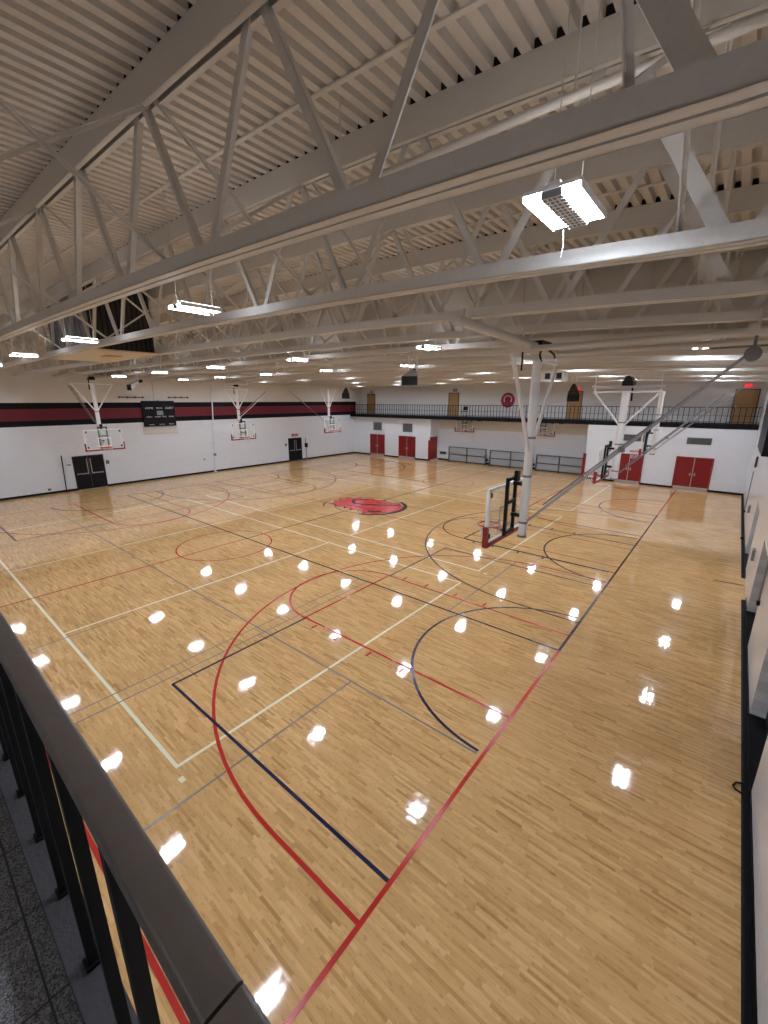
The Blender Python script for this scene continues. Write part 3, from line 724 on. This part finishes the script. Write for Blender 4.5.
wallbit('wall_outlet', 6.3, .28, .14, .12, 'blackm', 'dark outlet low on left wall, left of the near black door', 'outlet')
wallbit('wall_outlet', 16.4, 1.1, .1, .1, 'greym', 'grey outlet at waist height near the white pipe on left wall', 'outlet')
wallbit('wall_sign_plate', 20.0, 2.95, .75, .08, 'greym', 'narrow grey plate on left wall right of the middle left hoop', 'sign plate', .03)
m = MB(); m.tube([(XL + .1, 17.15, .0), (XL + .1, 17.6, 6.95)], .05, 'wallw', 10); m.box(XL + .02, XL + .18, 17.1, 17.3, 0, .06, 'whitem'); m.box(XL + .02, XL + .2, 17.2, 17.34, 1.3, 1.5, 'greym')
tag(m.build('wall_pipe', smooth=False), 'tall white pipe running up the left wall beyond the scoreboard', 'pipe')
m = MB(); m.tube([(XL + .12, 7.12, 0), (XL + .1, 7.2, 2.3)], .03, 'blackm', 10); m.tube([(XL + .12, 7.12, 0), (XL + .12, 7.12, .05)], .09, 'blackm', 12)
tag(m.build('standing_pole', smooth=True), 'thin dark pole standing against left wall beside the near black door', 'pole')
m = MB(); m.tube([(XL + .15, 26.75, 0), (XL + .1, 26.7, 2.1)], .03, 'greym', 10); m.box(XL + .03, XL + .25, 26.65, 26.85, 1.2, 1.6, 'blackm'); m.tube([(XL + .15, 26.75, 0), (XL + .15, 26.75, .05)], .12, 'greym', 12)
tag(m.build('standing_pole'), 'grey equipment pole standing right of the far black door', 'pole')

# ------------------------------------------------------------------ hanging horn speakers and boxes
def horn(x, y, z, rz, tilt, lb, sc_=1.0, dark=True):
    r = empty('ceiling_horn_speaker', (x, y, z), lb, 'speaker', None, rz)
    m = MB(); a, b = .30 * sc_, .17 * sc_; c_, d = .10 * sc_, .08 * sc_; t = math.tan(tilt) * .5
    O = [(-.28, -a, -t - b), (-.28, a, -t - b), (-.28, a, -t + b), (-.28, -a, -t + b)]; I = [(.15, -c_, -d), (.15, c_, -d), (.15, c_, d), (.15, -c_, d)]
    for k in range(4): m.face([O[k], O[(k + 1) % 4], I[(k + 1) % 4], I[k]], 'spkgrey' if dark else 'wooddark'); 
    m.build('horn_bell', r)
    m = MB(); m.face([(p[0] + .03, p[1] * .94, p[2]) for p in O], 'speaker'); m.build('grille', r)
    m = MB(); m.tube([(.15, 0, 0), (.34, 0, .04)], .09 * sc_, 'speaker', 14); m.build('driver', r, True)
    m = MB(); m.bar((.1, -.12, 0), (.1, -.12, 6.75 - z + .1), .03, .03, 'whitem'); m.bar((.1, .12, 0), (.1, .12, 6.75 - z + .1), .03, .03, 'whitem'); m.build('hanger', r)
horn(-7.4, 10.2, 6.42, math.radians(112), .5, 'dark square horn speaker hanging from the ceiling at picture centre', .8)
horn(-21.5, 8.1, 6.45, math.radians(95), .5, 'horn speaker hanging by the left wall near the scoreboard', .75)
horn(-21.9, 22.2, 6.4, math.radians(130), .8, 'small dark horn speaker hanging near the far left corner', .9, False)
horn(-6.95, 24.2, 6.36, math.radians(110), .9, 'dark horn speaker hanging before the third wood door', 1.0, False)
r = empty('ceiling_motor_box', (-4.3, 12.95, 6.3), 'pale motor box with dark sockets hung behind nearest hoop mast', 'motor box')
m = MB(); m.box(-.32, .32, -.2, .2, -.12, .12, 'whitem'); m.build('housing', r)
for x in (-.12, .2):
    m = MB(); m.box(x - .07, x + .07, -.215, -.2, -.08, .08, 'blackm'); m.build('socket', r)
m = MB(); m.tube([(0, 0, .1), (0, 0, .5)], .03, 'whitem', 8); m.build('hanger', r)

# ------------------------------------------------------------------ right wall fittings
s = empty('wall_scoreboard', (XR - .13, 20.5, 4.75), 'black scoreboard seen edge on high on the right wall', 'scoreboard')
m = MB(); m.box(-.13, .129, -2.3, 1.9, -.88, .88, 'score'); m.build('cabinet', s)
m = MB(); m.box(-.14, -.13, -2.3, 1.9, .8, .88, 'blackm'); m.box(-.14, -.13, -2.3, 1.9, -.88, -.82, 'blackm'); m.build('edge_trim', s)
for y, z, hh, lb in ((15.9, 1.05, .34, 'grey box on right wall above the doorway gap in the black base'), (23.2, 1.0, .3, 'small grey box low on right wall near the far end'), (26.0, 2.6, .5, 'dark box on right wall below the edge on scoreboard')):
    m = MB(); m.box(XR - .07, XR - .001, y - .13, y + .13, z, z + hh, 'greym' if z < 2 else 'vent'); m.box(XR - .08, XR - .07, y - .1, y + .1, z + .03, z + hh - .03, 'lgrey' if z < 2 else 'blackm')
    tag(m.build('wall_box'), lb, 'wall box')
for y, z0, z1, lb in ((12.0 - .25, 1.3, 3.4, 'thin vertical conduit on right wall before the second alcove'), (26.8, .3, 2.3, 'thin bent conduit on right wall near the far corner')):
    m = MB(); m.tube([(XR - .03, y, z0), (XR - .03, y, z1)], .02, 'greym', 8); m.box(XR - .06, XR - .001, y - .05, y + .05, z0 - .05, z0 + .05, 'blackm'); tag(m.build('wall_conduit', smooth=True), lb, 'conduit')
m = MB(); m.tube([(.98, 7.35, .02), (.90, 7.3, .03), (.86, 7.2, .03), (.89, 7.14, .03), (.98, 7.12, .02)], .014, 'base', 8)
tag(m.build('door_strap_loop', smooth=True), 'black strap loop lying on floor edge beside the right wall', 'strap')
m = MB(); m.box(.93, 1.05, 22.35, 22.5, .0, .06, 'base'); tag(m.build('door_stop'), 'small black door stop at the foot of the right wall', 'door stop')

# ------------------------------------------------------------------ viewing balcony
b = MB(); b.box(XL, XR, Y0, .12, 3.88, 4.0, 'terr'); structure(b, 'floor_viewing_balcony')
b = MB(); b.box(XL, XR, .045, .135, 3.86, 4.10, 'curb'); structure(b, 'trim_balcony_curb')
def guard(x0, x1, lb, joint):
    r = empty('guard_railing', (x0, .1, 4.1), lb, 'railing', 'guard railing around the viewing balcony')
    n = 8; pts = []
    m = MB(); yc, zc, hw, hh = .0035, .968, .0215, .016
    sec = [(-hw, -hh), (hw, -hh)] + [(hw - .006 + .006 * math.cos(t * math.pi / 8), hh - .006 + .006 * math.sin(t * math.pi / 8)) for t in range(5)] + [(-hw + .006 - .006 * math.sin(t * math.pi / 8), hh - .006 + .006 * math.cos(t * math.pi / 8)) for t in range(5)]
    ns = len(sec)
    k0 = len(m.v)
    for X in (0, x1 - x0):
        m.v += [(X, yc + a, zc + c) for a, c in sec]
    i = m.mi('railtop')
    for a in range(ns): m.f.append((a, (a + 1) % ns, ns + (a + 1) % ns, ns + a)); m.m.append(i)
    m.f.append(tuple(range(ns - 1, -1, -1))); m.m.append(i); m.f.append(tuple(range(ns, 2 * ns))); m.m.append(i)
    m.build('handrail', r, True)
    k = 0
    while True:
        x = joint + k * .275
        if x > x1 - x0 - .02: break
        m = MB(); m.box(x - .012, x + .012, -.012, .012, 0, .955, 'railbar'); m.box(x - .02, x + .02, -.02, .02, 0, .012, 'railbar'); m.build('baluster', r); k += 1
guard(-7.7, -.283, 'brown grey guard railing with black balusters on the viewing balcony, long left section', .228)
guard(-.279, XR - .05, 'short end section of the guard railing, past the joint at bottom', .232)

# ------------------------------------------------------------------ light and camera
wd = bpy.data.worlds.new('world'); bpy.context.scene.world = wd; wd.use_nodes = True
wd.node_tree.nodes['Background'].inputs[0].default_value = (.5, .5, .5, 1); wd.node_tree.nodes['Background'].inputs[1].default_value = .05
cam = bpy.data.cameras.new('camera'); co = bpy.data.objects.new('camera', cam); C.objects.link(co)
pitch, yaw = .262, -.69111
fw = Vector((math.cos(pitch) * math.sin(yaw), math.cos(pitch) * math.cos(yaw), -math.sin(pitch))); rt = Vector((math.cos(yaw), -math.sin(yaw), 0)); up = rt.cross(fw)
R = Matrix((rt, up, -fw)).transposed()
co.matrix_world = Matrix.Translation((0, 0, H)) @ R.to_4x4()
cam.sensor_fit = 'HORIZONTAL'; cam.sensor_width = 36; cam.lens = 417.1 / 768 * 36; cam.clip_start = .01; cam.clip_end = 200
sc = bpy.context.scene; sc.camera = co
sc.view_settings.view_transform = 'Standard'; sc.view_settings.look = 'None'; sc.view_settings.gamma = 1; sc.view_settings.use_curve_mapping = False
sc.view_settings.exposure = 0.33
sc.cycles.max_bounces = 10; sc.cycles.diffuse_bounces = 6
